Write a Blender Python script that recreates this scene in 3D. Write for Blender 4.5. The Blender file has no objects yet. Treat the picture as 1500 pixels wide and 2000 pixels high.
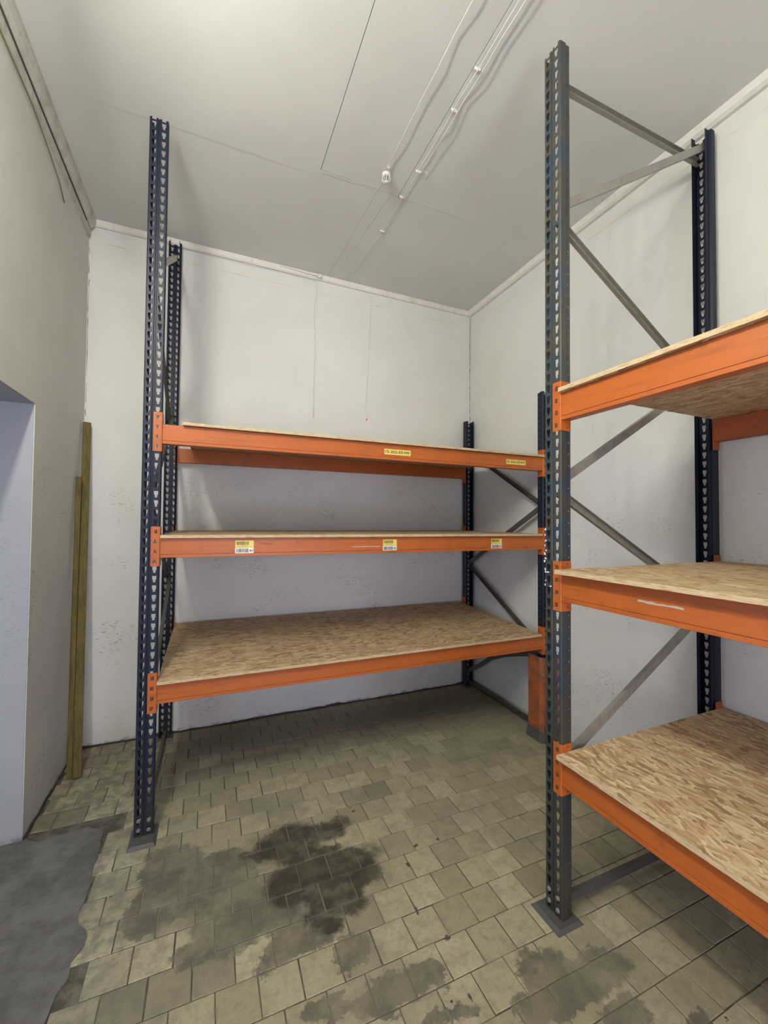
import bpy, bmesh, math, random
from mathutils import Vector, Matrix, noise
from mathutils.geometry import tessellate_polygon
random.seed(7)
R = math.radians
sc = bpy.context.scene
COL = sc.collection

# ------------------------------------------------------------------ camera
F_PX = 805.8
cam_d = bpy.data.cameras.new('camera'); cam = bpy.data.objects.new('camera', cam_d)
COL.objects.link(cam); sc.camera = cam
CAM_H = 1.7105
_a, _t, _r = R(23.011), R(1.432), R(0.473)
fwd = Vector((math.sin(_a)*math.cos(_t), math.cos(_a)*math.cos(_t), math.sin(_t)))
rt = Vector((math.cos(_a), -math.sin(_a), 0)); up = rt.cross(fwd)
rt2 = rt*math.cos(_r)+up*math.sin(_r); up2 = -rt*math.sin(_r)+up*math.cos(_r)
cam.matrix_world = Matrix(((rt2.x, up2.x, -fwd.x, 0), (rt2.y, up2.y, -fwd.y, 0), (rt2.z, up2.z, -fwd.z, CAM_H), (0, 0, 0, 1)))
cam_d.sensor_fit = 'HORIZONTAL'; cam_d.sensor_width = 36; cam_d.lens = 36*F_PX/1500
cam_d.clip_start = 0.02; cam_d.clip_end = 60

# ------------------------------------------------------------------ world, light, exposure
sc.view_settings.view_transform = 'Standard'; sc.view_settings.look = 'None'
sc.view_settings.gamma = 1; sc.view_settings.use_curve_mapping = False
sc.view_settings.exposure = 0.20
w = bpy.data.worlds.new('world'); sc.world = w; w.use_nodes = True
w.node_tree.nodes['Background'].inputs[0].default_value = (.55, .6, .75, 1)
w.node_tree.nodes['Background'].inputs[1].default_value = 0.3
sc.cycles.max_bounces = 8; sc.cycles.diffuse_bounces = 6

def area(name, loc, direction, sx, sy, power, col, spread=180, along=(0, 1, 0)):
    l = bpy.data.lights.new(name, 'AREA'); l.shape = 'RECTANGLE'; l.size = sx; l.size_y = sy
    l.energy = power; l.color = col; l.spread = R(spread)
    o = bpy.data.objects.new(name, l); COL.objects.link(o); o.location = loc
    z = -Vector(direction).normalized(); x = Vector(along).normalized(); x = (x - z*x.dot(z)).normalized(); y = z.cross(x)
    o.rotation_euler = Matrix((x, y, z)).transposed().to_euler()
    return o
BULB_W = 49
TUBE_X, TUBE_Y0, TUBE_Y1, TUBE_Z = -0.62, -0.25, 1.25, 3.52
DAY = (0.62, 0.70, 1.0)
area('daylight_fill_passage', (-2.985, 1.35, 1.35), (1, 0, 0), 1.3, 1.7, 34, DAY)  # unseen cool fill, set in front of the closed passage wall
area('daylight_fill_doorway', (0.6, -2.76, 1.25), (0, 1, 0), 1.6, 1.9, 88, (.86, .83, 1.0), along=(1, 0, 0))  # unseen fill behind the viewer, lifts the shelf shade

# ------------------------------------------------------------------ helpers
def tag(o, label=None, cat=None, group=None, kind=None):
    if label: o['label'] = label
    if cat: o['category'] = cat
    if group: o['group'] = group
    if kind: o['kind'] = kind
    return o
def link(name, me, parent=None, mats=None):
    o = bpy.data.objects.new(name, me); COL.objects.link(o)
    if parent: o.parent = parent
    if mats:
        for m in (mats if isinstance(mats, (list, tuple)) else [mats]): me.materials.append(m)
    return o
def empty(name, loc=(0, 0, 0), rz=0):
    o = bpy.data.objects.new(name, None); COL.objects.link(o); o.location = loc; o.rotation_euler = (0, 0, rz)
    o.empty_display_size = .1
    return o
class MB:
    def __init__(s): s.v = []; s.f = []; s.m = []
    def add(s, vs, fs, mi=0):
        n = len(s.v); s.v += [tuple(v) for v in vs]
        for f in fs: s.f.append([n+i for i in f]); s.m.append(mi)
        return s
    def box(s, a, b, mi=0, mat=None):
        x0, y0, z0 = a; x1, y1, z1 = b
        vs = [(x0,y0,z0),(x1,y0,z0),(x1,y1,z0),(x0,y1,z0),(x0,y0,z1),(x1,y0,z1),(x1,y1,z1),(x0,y1,z1)]
        if mat: vs = [mat @ Vector(v) for v in vs]
        return s.add(vs, [(0,3,2,1),(4,5,6,7),(0,1,5,4),(1,2,6,5),(2,3,7,6),(3,0,4,7)], mi)
    def bbox(s, a, b, c, mi=0, mat=None):
        """box with chamfered edges c (octagon-like section on every axis)"""
        bm = bmesh.new(); bmesh.ops.create_cube(bm, size=1)
        for v in bm.verts: v.co = Vector([a[i]+(b[i]-a[i])*(v.co[i]+.5) for i in range(3)])
        bmesh.ops.bevel(bm, geom=bm.edges[:], offset=c, segments=1, affect='EDGES')
        vs = [(mat @ v.co) if mat else v.co.copy() for v in bm.verts]
        bm.verts.index_update(); fs = [[v.index for v in f.verts] for f in bm.faces]; bm.free()
        return s.add(vs, fs, mi)
    def extrude(s, poly, f0, f1, mi=0, caps=True):
        """poly: list of 2d points, f0/f1 map 2d->3d at both ends"""
        n = len(poly); vs = [f0(p) for p in poly]+[f1(p) for p in poly]
        fs = [(i, (i+1) % n, n+(i+1) % n, n+i) for i in range(n)]
        if caps: fs += [tuple(range(n))[::-1], tuple(range(n, 2*n))]
        return s.add(vs, fs, mi)
    def tube(s, pts, r, seg=6, mi=0, caps=True):
        pts = [Vector(p) for p in pts]; n = len(s.v); k = len(pts)
        for i, p in enumerate(pts):
            t = (pts[min(i+1, k-1)]-pts[max(i-1, 0)]).normalized()
            u = t.orthogonal().normalized() if i == 0 else (u - t*u.dot(t)).normalized()
            vv = t.cross(u); rr = r[i] if isinstance(r, (list, tuple)) else r
            for j in range(seg):
                an = 2*math.pi*j/seg; s.v.append(tuple(p+u*math.cos(an)*rr+vv*math.sin(an)*rr))
        for i in range(k-1):
            for j in range(seg):
                j2 = (j+1) % seg; s.f.append([n+i*seg+j, n+i*seg+j2, n+(i+1)*seg+j2, n+(i+1)*seg+j]); s.m.append(mi)
        if caps:
            s.f.append([n+j for j in range(seg)][::-1]); s.m.append(mi)
            s.f.append([n+(k-1)*seg+j for j in range(seg)]); s.m.append(mi)
        return s
    def disc(s, c, nrm, r, h, seg=8, mi=0):
        c = Vector(c); nrm = Vector(nrm).normalized()
        return s.tube([c, c+nrm*h], [r, r*.85], seg, mi)
    def mesh(s, name, smooth=False):
        me = bpy.data.meshes.new(name); me.from_pydata(s.v, [], s.f); me.update()
        for p, m in zip(me.polygons, s.m): p.material_index = m; p.use_smooth = smooth
        bm = bmesh.new(); bm.from_mesh(me); bmesh.ops.recalc_face_normals(bm, faces=bm.faces); bm.to_mesh(me); bm.free()
        return me
    def build(s, name, mats, parent=None, smooth=False):
        return link(name, s.mesh(name, smooth), parent, mats)

# ------------------------------------------------------------------ material toolkit
class NT:
    def __init__(s, name):
        s.m = bpy.data.materials.new(name); s.m.use_nodes = True; s.t = s.m.node_tree; s.N = s.t.nodes; s.L = s.t.links
        s.b = s.N['Principled BSDF']; s.geo = None; s.tc = None
    def pos(s):
        if not s.geo: s.geo = s.N.new('ShaderNodeNewGeometry')
        return s.geo.outputs['Position']
    def obj(s):
        if not s.tc: s.tc = s.N.new('ShaderNodeTexCoord')
        return s.tc.outputs['Object']
    def put(s, sock, v):
        if hasattr(v, 'is_output') or isinstance(v, bpy.types.NodeSocket): s.L.new(v, sock)
        else: sock.default_value = v
    def math(s, op, a, b=0.0, c=None, clamp=False):
        n = s.N.new('ShaderNodeMath'); n.operation = op; n.use_clamp = clamp; s.put(n.inputs[0], a); s.put(n.inputs[1], b)
        if c is not None: s.put(n.inputs[2], c)
        return n.outputs[0]
    def vmath(s, op, a, b=(0, 0, 0)):
        n = s.N.new('ShaderNodeVectorMath'); n.operation = op; s.put(n.inputs[0], a); s.put(n.inputs[1], b)
        return n.outputs['Value'] if op in ('LENGTH', 'DISTANCE', 'DOT_PRODUCT') else n.outputs[0]
    def mapping(s, v, scale=(1, 1, 1), rot=(0, 0, 0), loc=(0, 0, 0)):
        n = s.N.new('ShaderNodeMapping'); s.put(n.inputs[0], v); n.inputs['Location'].default_value = loc
        n.inputs['Rotation'].default_value = rot; n.inputs['Scale'].default_value = scale
        return n.outputs[0]
    def noise(s, v, scale, detail=4, rough=.55, out='Fac', dist=0):
        n = s.N.new('ShaderNodeTexNoise'); s.put(n.inputs['Vector'], v); n.inputs['Scale'].default_value = scale
        n.inputs['Detail'].default_value = detail; n.inputs['Roughness'].default_value = rough
        n.inputs['Distortion'].default_value = dist
        return n.outputs[out]
    def voro(s, v, scale, out='Color', feat='F1', rnd=1):
        n = s.N.new('ShaderNodeTexVoronoi'); n.feature = feat; s.put(n.inputs['Vector'], v); n.inputs['Scale'].default_value = scale
        n.inputs['Randomness'].default_value = rnd
        return n.outputs[out]
    def ramp(s, v, stops, interp='LINEAR'):
        n = s.N.new('ShaderNodeValToRGB'); n.color_ramp.interpolation = interp; s.put(n.inputs[0], v)
        e = n.color_ramp.elements
        while len(e) < len(stops): e.new(.5)
        for el, (p, c) in zip(e, stops):
            el.position = p; el.color = (c, c, c, 1) if isinstance(c, (int, float)) else (*c, 1)
        return n.outputs[0]
    def step(s, v, a, b):
        n = s.N.new('ShaderNodeMapRange'); n.interpolation_type = 'SMOOTHSTEP'; s.put(n.inputs[0], v)
        n.inputs[1].default_value = a; n.inputs[2].default_value = b
        return n.outputs[0]
    def mix(s, f, a, b, mode='MIX'):
        n = s.N.new('ShaderNodeMix'); n.data_type = 'RGBA'; n.blend_type = mode; s.put(n.inputs[0], f)
        for i, v in ((6, a), (7, b)):
            s.put(n.inputs[i], (*v, 1) if isinstance(v, tuple) and len(v) == 3 else v)
        return n.outputs[2]
    def sep(s, v):
        n = s.N.new('ShaderNodeSeparateXYZ'); s.put(n.inputs[0], v); return n.outputs
    def comb(s, x, y, z):
        n = s.N.new('ShaderNodeCombineXYZ'); s.put(n.inputs[0], x); s.put(n.inputs[1], y); s.put(n.inputs[2], z); return n.outputs[0]
    def info(s, out='Random'):
        return s.N.new('ShaderNodeObjectInfo').outputs[out]
    def attr(s, name, typ='OBJECT', out='Fac'):
        n = s.N.new('ShaderNodeAttribute'); n.attribute_type = typ; n.attribute_name = name; return n.outputs[out]
    def bump(s, h, strength=.3, dist=.002):
        n = s.N.new('ShaderNodeBump'); n.inputs['Strength'].default_value = strength; n.inputs['Distance'].default_value = dist
        s.put(n.inputs['Height'], h); s.L.new(n.outputs[0], s.b.inputs['Normal'])
    def done(s, col, rough=.6, metal=0, spec=None):
        s.put(s.b.inputs['Base Color'], (*col, 1) if isinstance(col, tuple) else col)
        s.put(s.b.inputs['Roughness'], rough); s.put(s.b.inputs['Metallic'], metal)
        if spec is not None: s.b.inputs['Specular IOR Level'].default_value = spec
        return s.m
def flat(name, col, rough=.6, metal=0, spec=None): return NT(name).done(col, rough, metal, spec)

def grimy(name, base, dirt, scale=14, amt=.5, rough=.5, metal=0, lo=.5, hi=.75, chips=None, floor_dirt=None, spec=None, streak=(1, 1, .12)):
    n = NT(name); p = n.pos()
    a = n.noise(p, scale, 6, .7); f = n.math('MULTIPLY', n.step(a, lo, hi), amt)
    st = n.noise(n.mapping(p, streak), scale*4, 3); f2 = n.math('MULTIPLY', n.step(st, .52, .72), amt*.6)
    c = n.mix(n.math('MAXIMUM', f, f2), base, dirt)
    if chips:
        ch = n.math('MULTIPLY', n.step(n.noise(p, 90, 3, .6), .70, .73), n.step(n.noise(p, 5, 2), .5, .62)); c = n.mix(ch, c, chips)
    if floor_dirt:
        z = n.sep(p)[2]; fd = n.math('SUBTRACT', 1.0, n.step(n.math('ADD', z, n.math('MULTIPLY', a, .5)), .2, floor_dirt[1]))
        c = n.mix(n.math('MULTIPLY', fd, .75), c, floor_dirt[0])
    n.bump(a, .12, .001)
    return n.done(c, rough, metal, spec)

# ---- plaster wall
def wall_mat(name, base, scuffs=True, line=None, dirt=1.0):
    n = NT(name); p = n.pos(); X, Y, Z = n.sep(p)
    big = n.noise(p, 1.3, 4, .6); c = n.mix(n.step(big, .35, .7), base, tuple(v*.93 for v in base))
    yel = n.noise(p, 2.7, 5, .65); c = n.mix(n.math('MULTIPLY', n.step(yel, .55, .8), .35), c, (base[0]*.95, base[1]*.92, base[2]*.8))
    fine = n.noise(p, 55, 5, .6)
    if scuffs:
        q = n.mapping(p, (1, 1, 2.2)); m1 = n.noise(q, 38, 6, .75)
        m2 = n.noise(p, 3.1, 4, .6)
        lowz = n.math('ADD', .06, n.math('MULTIPLY', n.math('SUBTRACT', 1.0, n.step(Z, 1.7, 2.5)), .72))
        s1 = n.math('MULTIPLY', n.math('MULTIPLY', n.step(m1, .55, .62), n.step(m2, .53, .62)), lowz)
        v = n.noise(n.mapping(p, (6, 6, 30)), 4.0, 3, .7); s2 = n.math('MULTIPLY', n.math('MULTIPLY', n.step(v, .64, .68), n.step(n.noise(p, 6, 2), .52, .62)), lowz)
        c = n.mix(n.math('MULTIPLY', n.math('MAXIMUM', s1, s2), .72*dirt), c, (.10, .095, .09))
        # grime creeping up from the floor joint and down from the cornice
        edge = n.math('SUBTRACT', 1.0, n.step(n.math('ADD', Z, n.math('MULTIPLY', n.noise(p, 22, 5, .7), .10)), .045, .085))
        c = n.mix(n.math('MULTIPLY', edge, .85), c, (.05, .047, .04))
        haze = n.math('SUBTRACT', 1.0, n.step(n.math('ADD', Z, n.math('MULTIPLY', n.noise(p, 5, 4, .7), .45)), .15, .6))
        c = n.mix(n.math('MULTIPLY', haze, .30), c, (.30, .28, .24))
    if line is not None:
        ln = n.math('ABSOLUTE', n.math('SUBTRACT', Z, n.math('ADD', line, n.math('MULTIPLY', n.math('SUBTRACT', n.noise(p, 4, 3), .5), .03))))
        lf = n.math('MULTIPLY', n.math('SUBTRACT', 1.0, n.step(ln, .002, .006)), n.step(n.noise(p, 5, 3), .42, .6))
        c = n.mix(n.math('MULTIPLY', lf, .55), c, (.50, .45, .25))
    n.bump(n.math('ADD', n.math('MULTIPLY', fine, .4), n.noise(p, 9, 4, .55)), .35, .006)
    return n.done(c, .85, 0, .2)
WALL = (.655, .66, .635)
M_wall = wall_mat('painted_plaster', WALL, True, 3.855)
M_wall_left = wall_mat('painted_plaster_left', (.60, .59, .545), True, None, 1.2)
M_jamb = wall_mat('jamb_darkened', (.33, .335, .35), True, None, .5)
M_ceil = (lambda n: (n.bump(n.noise(n.pos(), 3, 5, .6), .25, .01), n.done(n.mix(n.step(n.noise(n.pos(), 1.1, 3), .35, .7), (.63, .64, .62), (.58, .59, .57)), .9, 0, .1))[1])(NT('ceiling_paint'))
M_trim = grimy('trim_paint', (.68, .67, .64), (.35, .33, .28), 6, .35, .7, spec=.2)
M_trim_old = grimy('trim_paint_stained', (.56, .55, .50), (.22, .20, .15), 8, .5, .8, lo=.42, hi=.7, spec=.2)
M_gap = flat('dark_gap', (.03, .028, .025), .9)

# ---- floor tiles with damp stains (marks that belong to the floor) and rack shade painted in
DARK = [(0.414,2.266,0.189,0.1),(0.643,2.279,0.106,0.06),(0.304,2.237,0.11,0.051),(0.636,2.014,0.19,0.085),(0.438,1.985,0.157,0.097),(0.703,1.937,0.115,0.07),(0.575,1.898,0.155,0.057),(0.506,1.778,0.07,0.07)]
MID = [(-0.151,2.339,0.14,0.138),(0.014,2.116,0.24,0.145),(0.18,1.938,0.228,0.113),(0.083,2.242,0.141,0.082),(-0.192,2.092,0.124,0.136),(0.054,1.825,0.17,0.065),(0.404,1.724,0.156,0.084),(0.56,1.593,0.075,0.07),(0.362,1.837,0.123,0.07),(0.312,1.675,0.111,0.048),
       (0.71,1.394,0.12,0.045),(0.614,1.407,0.137,0.06),(0.824,1.403,0.04,0.062),(0.415,1.447,0.083,0.037),(1.202,1.245,0.118,0.097),(1.365,1.178,0.199,0.079),(1.043,1.203,0.04,0.028),(1.372,1.016,0.099,0.061),(1.161,1.154,0.135,0.06),(0.799,1.255,0.098,0.032),(1.554,0.925,0.098,0.023)]
RACK_SHADE = [(0.376,3.50,0.7,0.22),(1.663,3.45,0.7,0.2),(0.35,3.15,0.35,0.06)]  # shade under the back rack's lowest shelf, painted into the floor
def blobs(n, p, L, soft):
    acc = None
    for (cx, cy, rx, ry) in L:
        v = n.vmath('MULTIPLY', n.vmath('SUBTRACT', p, (cx, cy, 0)), (1/rx, 1/ry, 0))
        d = n.vmath('LENGTH', v)
        acc = d if acc is None else n.math('SMOOTH_MIN', acc, d, .35)
    return n.math('SUBTRACT', 1.0, n.step(acc, 1-soft, 1+soft))
def floor_mat(name, tile=True):
    n = NT(name); p = n.pos()
    w1 = n.noise(p, 7, 8, .75, 'Color'); wp = n.vmath('ADD', p, n.vmath('MULTIPLY', n.vmath('SUBTRACT', w1, (.5, .5, .5)), (.24, .24, 0)))
    dk = blobs(n, wp, [(a, b, c*1.12, d*1.22) for a, b, c, d in DARK]+[(.52, 2.13, .16, .05), (.60, 1.83, .10, .09)], .24); md = blobs(n, wp, MID, .10); rack_shade = blobs(n, wp, RACK_SHADE, .6)
    sp = n.noise(p, 320, 2, .6); mott = n.noise(p, 16, 5, .65); cl = n.noise(p, 2.2, 4, .6)
    if tile:
        base = n.mix(n.info('Random'), (.275, .243, .155), (.395, .355, .238))
        base = n.mix(n.math('MULTIPLY', n.step(mott, .42, .7), .5), base, (.19, .17, .115))
        base = n.mix(n.math('MULTIPLY', n.step(n.noise(p, 45, 5, .75), .47, .66), .32), base, (.15, .135, .095)); base = n.mix(n.math('MULTIPLY', n.step(sp, .5, .7), .35), base, (.16, .15, .115))
        base = n.mix(n.math('MULTIPLY', n.step(cl, .48, .66), .45), base, (.17, .155, .115))
        tiny = blobs(n, n.vmath('ADD', p, n.vmath('MULTIPLY', n.vmath('SUBTRACT', n.noise(p, 40, 3, .6, 'Color'), (.5, .5, .5)), (.02, .02, 0))), [(1.04,1.981,.014,.010),(1.172,1.976,.010,.009),(.948,1.885,.010,.014),(.899,1.284,.006,.013),(.829,1.297,.005,.005),(.936,1.501,.014,.010),(.818,2.353,.009,.008),(.874,1.654,.006,.02)], .3)
        base = n.mix(n.math('MULTIPLY', tiny, .9), base, (.03, .028, .022))
        pit = n.step(n.noise(p, 170, 3, .7), .60, .68); base = n.mix(n.math('MULTIPLY', pit, .35), base, (.12, .11, .08))
        chip = n.step(n.noise(p, 30, 3, .5), .745, .75); base = n.mix(chip, base, (.05, .045, .04))
        # the tiles near the left wall and the patch are smeared with old mortar
        X, Y, Z = n.sep(p)
        sm = n.math('MULTIPLY', n.math('SUBTRACT', 1.0, n.step(n.math('ADD', X, n.math('MULTIPLY', cl, .5)), -.25, .25)), n.step(mott, .38, .62))
        base = n.mix(n.math('MULTIPLY', sm, .7), base, (.15, .14, .115))
        dcol = (.038, .033, .023); mcol = (.110, .099, .072)
    else:
        base = n.mix(n.step(mott, .4, .65), (.07, .062, .045), (.14, .125, .09))
        dcol = (.19, .175, .135); mcol = (.20, .185, .14)
    c = n.mix(n.math('MULTIPLY', rack_shade, .45), base, (.10, .088, .066))
    mm = n.math('MULTIPLY', md, n.math('ADD', .55, n.math('MULTIPLY', n.step(n.noise(p, 6, 6, .7), .35, .65), .45)))
    if tile: mm = n.math('MAXIMUM', mm, n.attr('damp'))
    c = n.mix(mm, c, mcol)
    c = n.mix(n.math('MULTIPLY', dk, n.math('ADD', .72, n.math('MULTIPLY', n.step(n.noise(p, 11, 6, .7), .35, .6), .24))), c, dcol)
    rough = n.math('SUBTRACT', .72, n.math('MULTIPLY', dk, .2))
    n.bump(n.math('ADD', n.math('MULTIPLY', sp, .25), mott), .35, .003)
    return n.done(c, rough, 0, .3)
M_tile = floor_mat('quarry_tile'); M_grout = floor_mat('grout', False)
def conc():
    n = NT('bare_concrete'); p = n.pos(); a = n.noise(p, 5, 8, .7); b = n.noise(n.mapping(p, (1, 3, 1), (0, 0, .6)), 9, 6, .7); s = n.noise(p, 260, 2)
    c = n.mix(n.step(a, .35, .65), (.085, .083, .075), (.15, .147, .135)); c = n.mix(n.math('MULTIPLY', n.step(b, .5, .7), .4), c, (.06, .058, .052))
    c = n.mix(n.math('MULTIPLY', n.step(s, .55, .75), .3), c, (.2, .2, .19)); n.bump(n.math('ADD', b, n.math('MULTIPLY', s, .3)), .6, .006)
    return n.done(c, .8, 0, .3)
M_conc = conc()

# ---- oriented strand board
def osb(name, dark=1.0, seed=0.0):
    n = NT(name); q0 = n.obj()
    q0 = n.vmath('ADD', q0, (seed, seed*1.7, 0))
    wv = n.noise(q0, 5, 2, .5, 'Color'); q = n.vmath('ADD', q0, n.vmath('MULTIPLY', n.vmath('SUBTRACT', wv, (.5, .5, .5)), (.03, .03, 0)))
    def tone(v, g):
        return n.ramp(n.math('ADD', n.math('MULTIPLY', v, .85), n.math('MULTIPLY', g, .22)), [(0, (.16*dark, .09*dark, .045*dark)), (.2, (.30*dark, .185*dark, .095*dark)), (.42, (.42*dark, .29*dark, .16*dark)), (.75, (.50*dark, .38*dark, .225*dark)), (1, (.62*dark, .50*dark, .32*dark))])
    bgr = n.noise(n.mapping(q, (14, 70, 1)), 1.0, 4, .7)
    col = tone(n.step(bgr, .25, .75), bgr)
    for i, (ang, sx, sy) in enumerate(((.1, 8, 24), (-.3, 9, 22), (.35, 8, 26), (0, 10, 20), (-.15, 8, 25), (.5, 9, 22), (.2, 10, 26), (-.5, 9, 24), (-.05, 11, 30))):
        mp = n.mapping(q, (sx, sy, 0), (0, 0, 0), (i*3.31+.4, i*7.17+.2, 0))
        vo = n.N.new('ShaderNodeTexVoronoi'); vo.inputs['Scale'].default_value = 1.0; n.put(vo.inputs['Vector'], mp)
        r, g, b = n.sep(vo.outputs['Color'])
        d = n.vmath('MULTIPLY', n.vmath('SUBTRACT', mp, vo.outputs['Position']), (1/sx, 1/sy, 0))
        vr = n.N.new('ShaderNodeVectorRotate'); vr.rotation_type = 'Z_AXIS'; n.put(vr.inputs['Vector'], d)
        n.put(vr.inputs['Angle'], n.math('ADD', ang, n.math('MULTIPLY', n.math('SUBTRACT', g, .5), 1.1)))
        dx, dy, _z = n.sep(vr.outputs[0])
        dy = n.math('ADD', dy, n.math('MULTIPLY', n.math('SUBTRACT', n.noise(q, 40, 2), .5), .004))
        mask = n.math('MULTIPLY', n.math('LESS_THAN', n.math('ABSOLUTE', dx), n.math('ADD', .028, n.math('MULTIPLY', b, .03))), n.math('LESS_THAN', n.math('ABSOLUTE', dy), n.math('ADD', .003, n.math('MULTIPLY', n.math('FRACT', n.math('MULTIPLY', g, 7.3)), .008))))
        fib = n.noise(n.vmath('MULTIPLY', vr.outputs[0], (30, 420, 1)), 1.0, 2, .6)
        shade = n.step(dy, -.009, -.002)
        t = n.mix(n.math('MULTIPLY', n.math('SUBTRACT', 1.0, shade), .35), tone(r, fib), (.17*dark, .095*dark, .045*dark))
        col = n.mix(mask, col, t)
    gaps = n.math('MAXIMUM', n.step(n.noise(n.mapping(q, (7, 42, 1), (0, 0, .25)), 3.2, 4, .7), .62, .66), n.step(n.noise(n.mapping(q, (8, 40, 1), (0, 0, -.45)), 3.0, 3, .7), .63, .67))
    col = n.mix(n.math('MULTIPLY', gaps, .75), col, (.13*dark, .07*dark, .03*dark))
    soil = n.step(n.noise(n.pos(), 2.4, 5, .65), .56, .75); col = n.mix(n.math('MULTIPLY', soil, .35), col, (.17, .14, .10))
    n.bump(n.noise(n.mapping(q, (12, 60, 1)), 2, 4, .7), .3, .002)
    return n.done(col, .62, 0, .3)
M_osb = osb('strand_board', 1.12); M_osb2 = osb('strand_board_dull', .98, 4.3)
M_osb_edge = (lambda n: n.done(n.mix(n.step(n.noise(n.mapping(n.obj(), (6, 6, 160)), 3, 4, .7), .45, .65), (.56, .44, .27), (.30, .19, .10)), .8, 0, .2))(NT('strand_board_edge'))

M_orange = grimy('orange_enamel', (.40, .100, .017), (.13, .038, .016), 9, .5, .42, lo=.52, hi=.8, spec=.4, streak=(.12, .12, 1.3))
M_orange_dirty = grimy('orange_enamel_dirty', (.34, .085, .02), (.09, .05, .03), 7, .8, .6, lo=.4, hi=.62)
M_blue = grimy('blue_enamel', (.009, .012, .029), (.007, .007, .009), 8, .6, .5, chips=(.4, .4, .4), floor_dirt=((.022, .021, .02), .75), spec=.3)
M_blue_worn = grimy('blue_enamel_worn', (.024, .040, .058), (.052, .044, .028), 5, .85, .42, lo=.40, hi=.60, chips=(.25, .22, .18), floor_dirt=((.030, .026, .02), 1.6), spec=.5)
M_zinc = grimy('zinc_brace', (.30, .295, .26), (.16, .15, .12), 12, .6, .42, metal=.35)
M_zinc_dark = grimy('dull_steel', (.095, .09, .075), (.04, .038, .03), 12, .6, .5, metal=.3)
M_plate = grimy('foot_steel', (.06, .06, .058), (.10, .095, .075), 16, .8, .6)
M_bolt = flat('bolt_zinc', (.20, .20, .185), .55, .4)
M_yellow = grimy('label_yellow', (.72, .57, .12), (.5, .4, .12), 30, .3, .5)
M_hook_shaded = flat('hook_shadowed_steel', (.10, .045, .022), .6)  # hook colour darkened for the shade inside the connector holes
M_white = flat('label_white', (.72, .70, .66), .5)
M_ink = flat('label_ink', (.03, .03, .03), .6)
M_tape = flat('white_tape', (.75, .77, .8), .4)
M_cable = flat('white_cable', (.68, .67, .63), .6)
M_wood = (lambda n: n.done(n.mix(n.step(n.noise(n.mapping(n.pos(), (30, 30, 1.5)), 2, 5, .7), .35, .7), (.15, .118, .038), (.08, .062, .024)), .75, 0, .2))(NT('lath_wood'))

# ------------------------------------------------------------------ room shell
XL, XR_, YB, YN, HC = -0.882, 2.605, 3.755, -2.7, 4.011
T = .3
def slab(name, a, b, mat, parent=None):
    return tag(MB().box(a, b).build(name, mat, parent), kind='structure')
tag(slab('wall_back', (XL-T, YB, -.1), (XR_+T, YB+T, HC+.1), M_wall))
slab('wall_right', (XR_, YN-T, -.1), (XR_+T, YB, HC+.1), M_wall)
# left wall with the opening into the passage
OY0, OY1, OZ, TW = 0.55, 2.805, 2.342, .42
lw = MB()
def rough_quad(mb, x, y0, y1, z0, z1):
    mb.box((x-TW, y0, z0), (x, y1, z1))
rough_quad(lw, XL, OY1, YB, -.1, HC+.1); rough_quad(lw, XL, OY0, OY1, OZ, HC+.1); rough_quad(lw, XL, YN, OY0, -.1, HC+.1)
bmw = lw.build('wall_left', M_wall_left); tag(bmw, kind='structure')
# thin skim on the reveal faces of the opening, colour darkened against the daylight fill
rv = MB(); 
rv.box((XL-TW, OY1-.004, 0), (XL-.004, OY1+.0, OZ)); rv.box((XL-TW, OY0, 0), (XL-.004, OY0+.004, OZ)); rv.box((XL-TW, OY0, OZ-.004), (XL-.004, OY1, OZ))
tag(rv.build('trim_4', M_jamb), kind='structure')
# passage beyond the opening
PX = -3.0
slab('wall_passage_far', (PX-.1, -.6, -.1), (PX, 3.6, 2.9), M_wall)
slab('wall_passage_back', (PX, 3.5, -.1), (XL-TW, 3.6, 2.9), M_wall)
slab('wall_passage_front', (PX, -.6, -.1), (XL-TW, -.5, 2.9), M_wall)
slab('ceiling_passage', (PX, -.6, 2.8), (XL-TW, 3.6, 2.9), M_ceil)
wf = MB()
for a, b in (((PX, .62, .42), (PX+.05, .70, 2.28)), ((PX, 2.00, .42), (PX+.05, 2.08, 2.28)), ((PX, .62, .42), (PX+.06, 2.08, .50)), ((PX, .62, 2.20), (PX+.05, 2.08, 2.28)), ((PX+.02, 1.33, .5), (PX+.05, 1.37, 2.2))): wf.box(a, b)
tag(wf.build('added_window_1', M_trim), kind='structure')  # unseen frame on a closed wall, added to give the fill a source
# near wall behind the viewer with its doorway
DX0, DX1, DZ = -.2, 1.4, 2.3
nw = MB(); nw.box((XL-T, YN-T, -.1), (DX0, YN, HC+.1)); nw.box((DX1, YN-T, -.1), (XR_+T, YN, HC+.1)); nw.box((DX0, YN-T, DZ), (DX1, YN, HC+.1))
tag(nw.build('wall_near', M_wall), kind='structure')

# ceiling boards: the seams between them are real gaps
ceil = slab('ceiling', (XL-T, YN-T, HC+.012), (XR_+T, YB+T, HC+.15), M_gap)
SX1, SX2, SY = .635, 1.192, 2.62
def cpanel(x0, x1, y0, y1, dz=0):
    g = .0017
    return MB().box((x0+g, y0+g, HC+dz), (x1-g, y1-g, HC+.012)).build('ceiling_panel', M_ceil, ceil)
cpanel(XL, SX1, YN, 2.66); cpanel(SX1, SX2, YN, 2.60, .0004); cpanel(SX2, XR_, YN, 2.60)
MB().box((XL, 2.60, HC+.0012), (XR_, YB, HC+.0115)).build('ceiling_panel', M_ceil, ceil)
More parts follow.
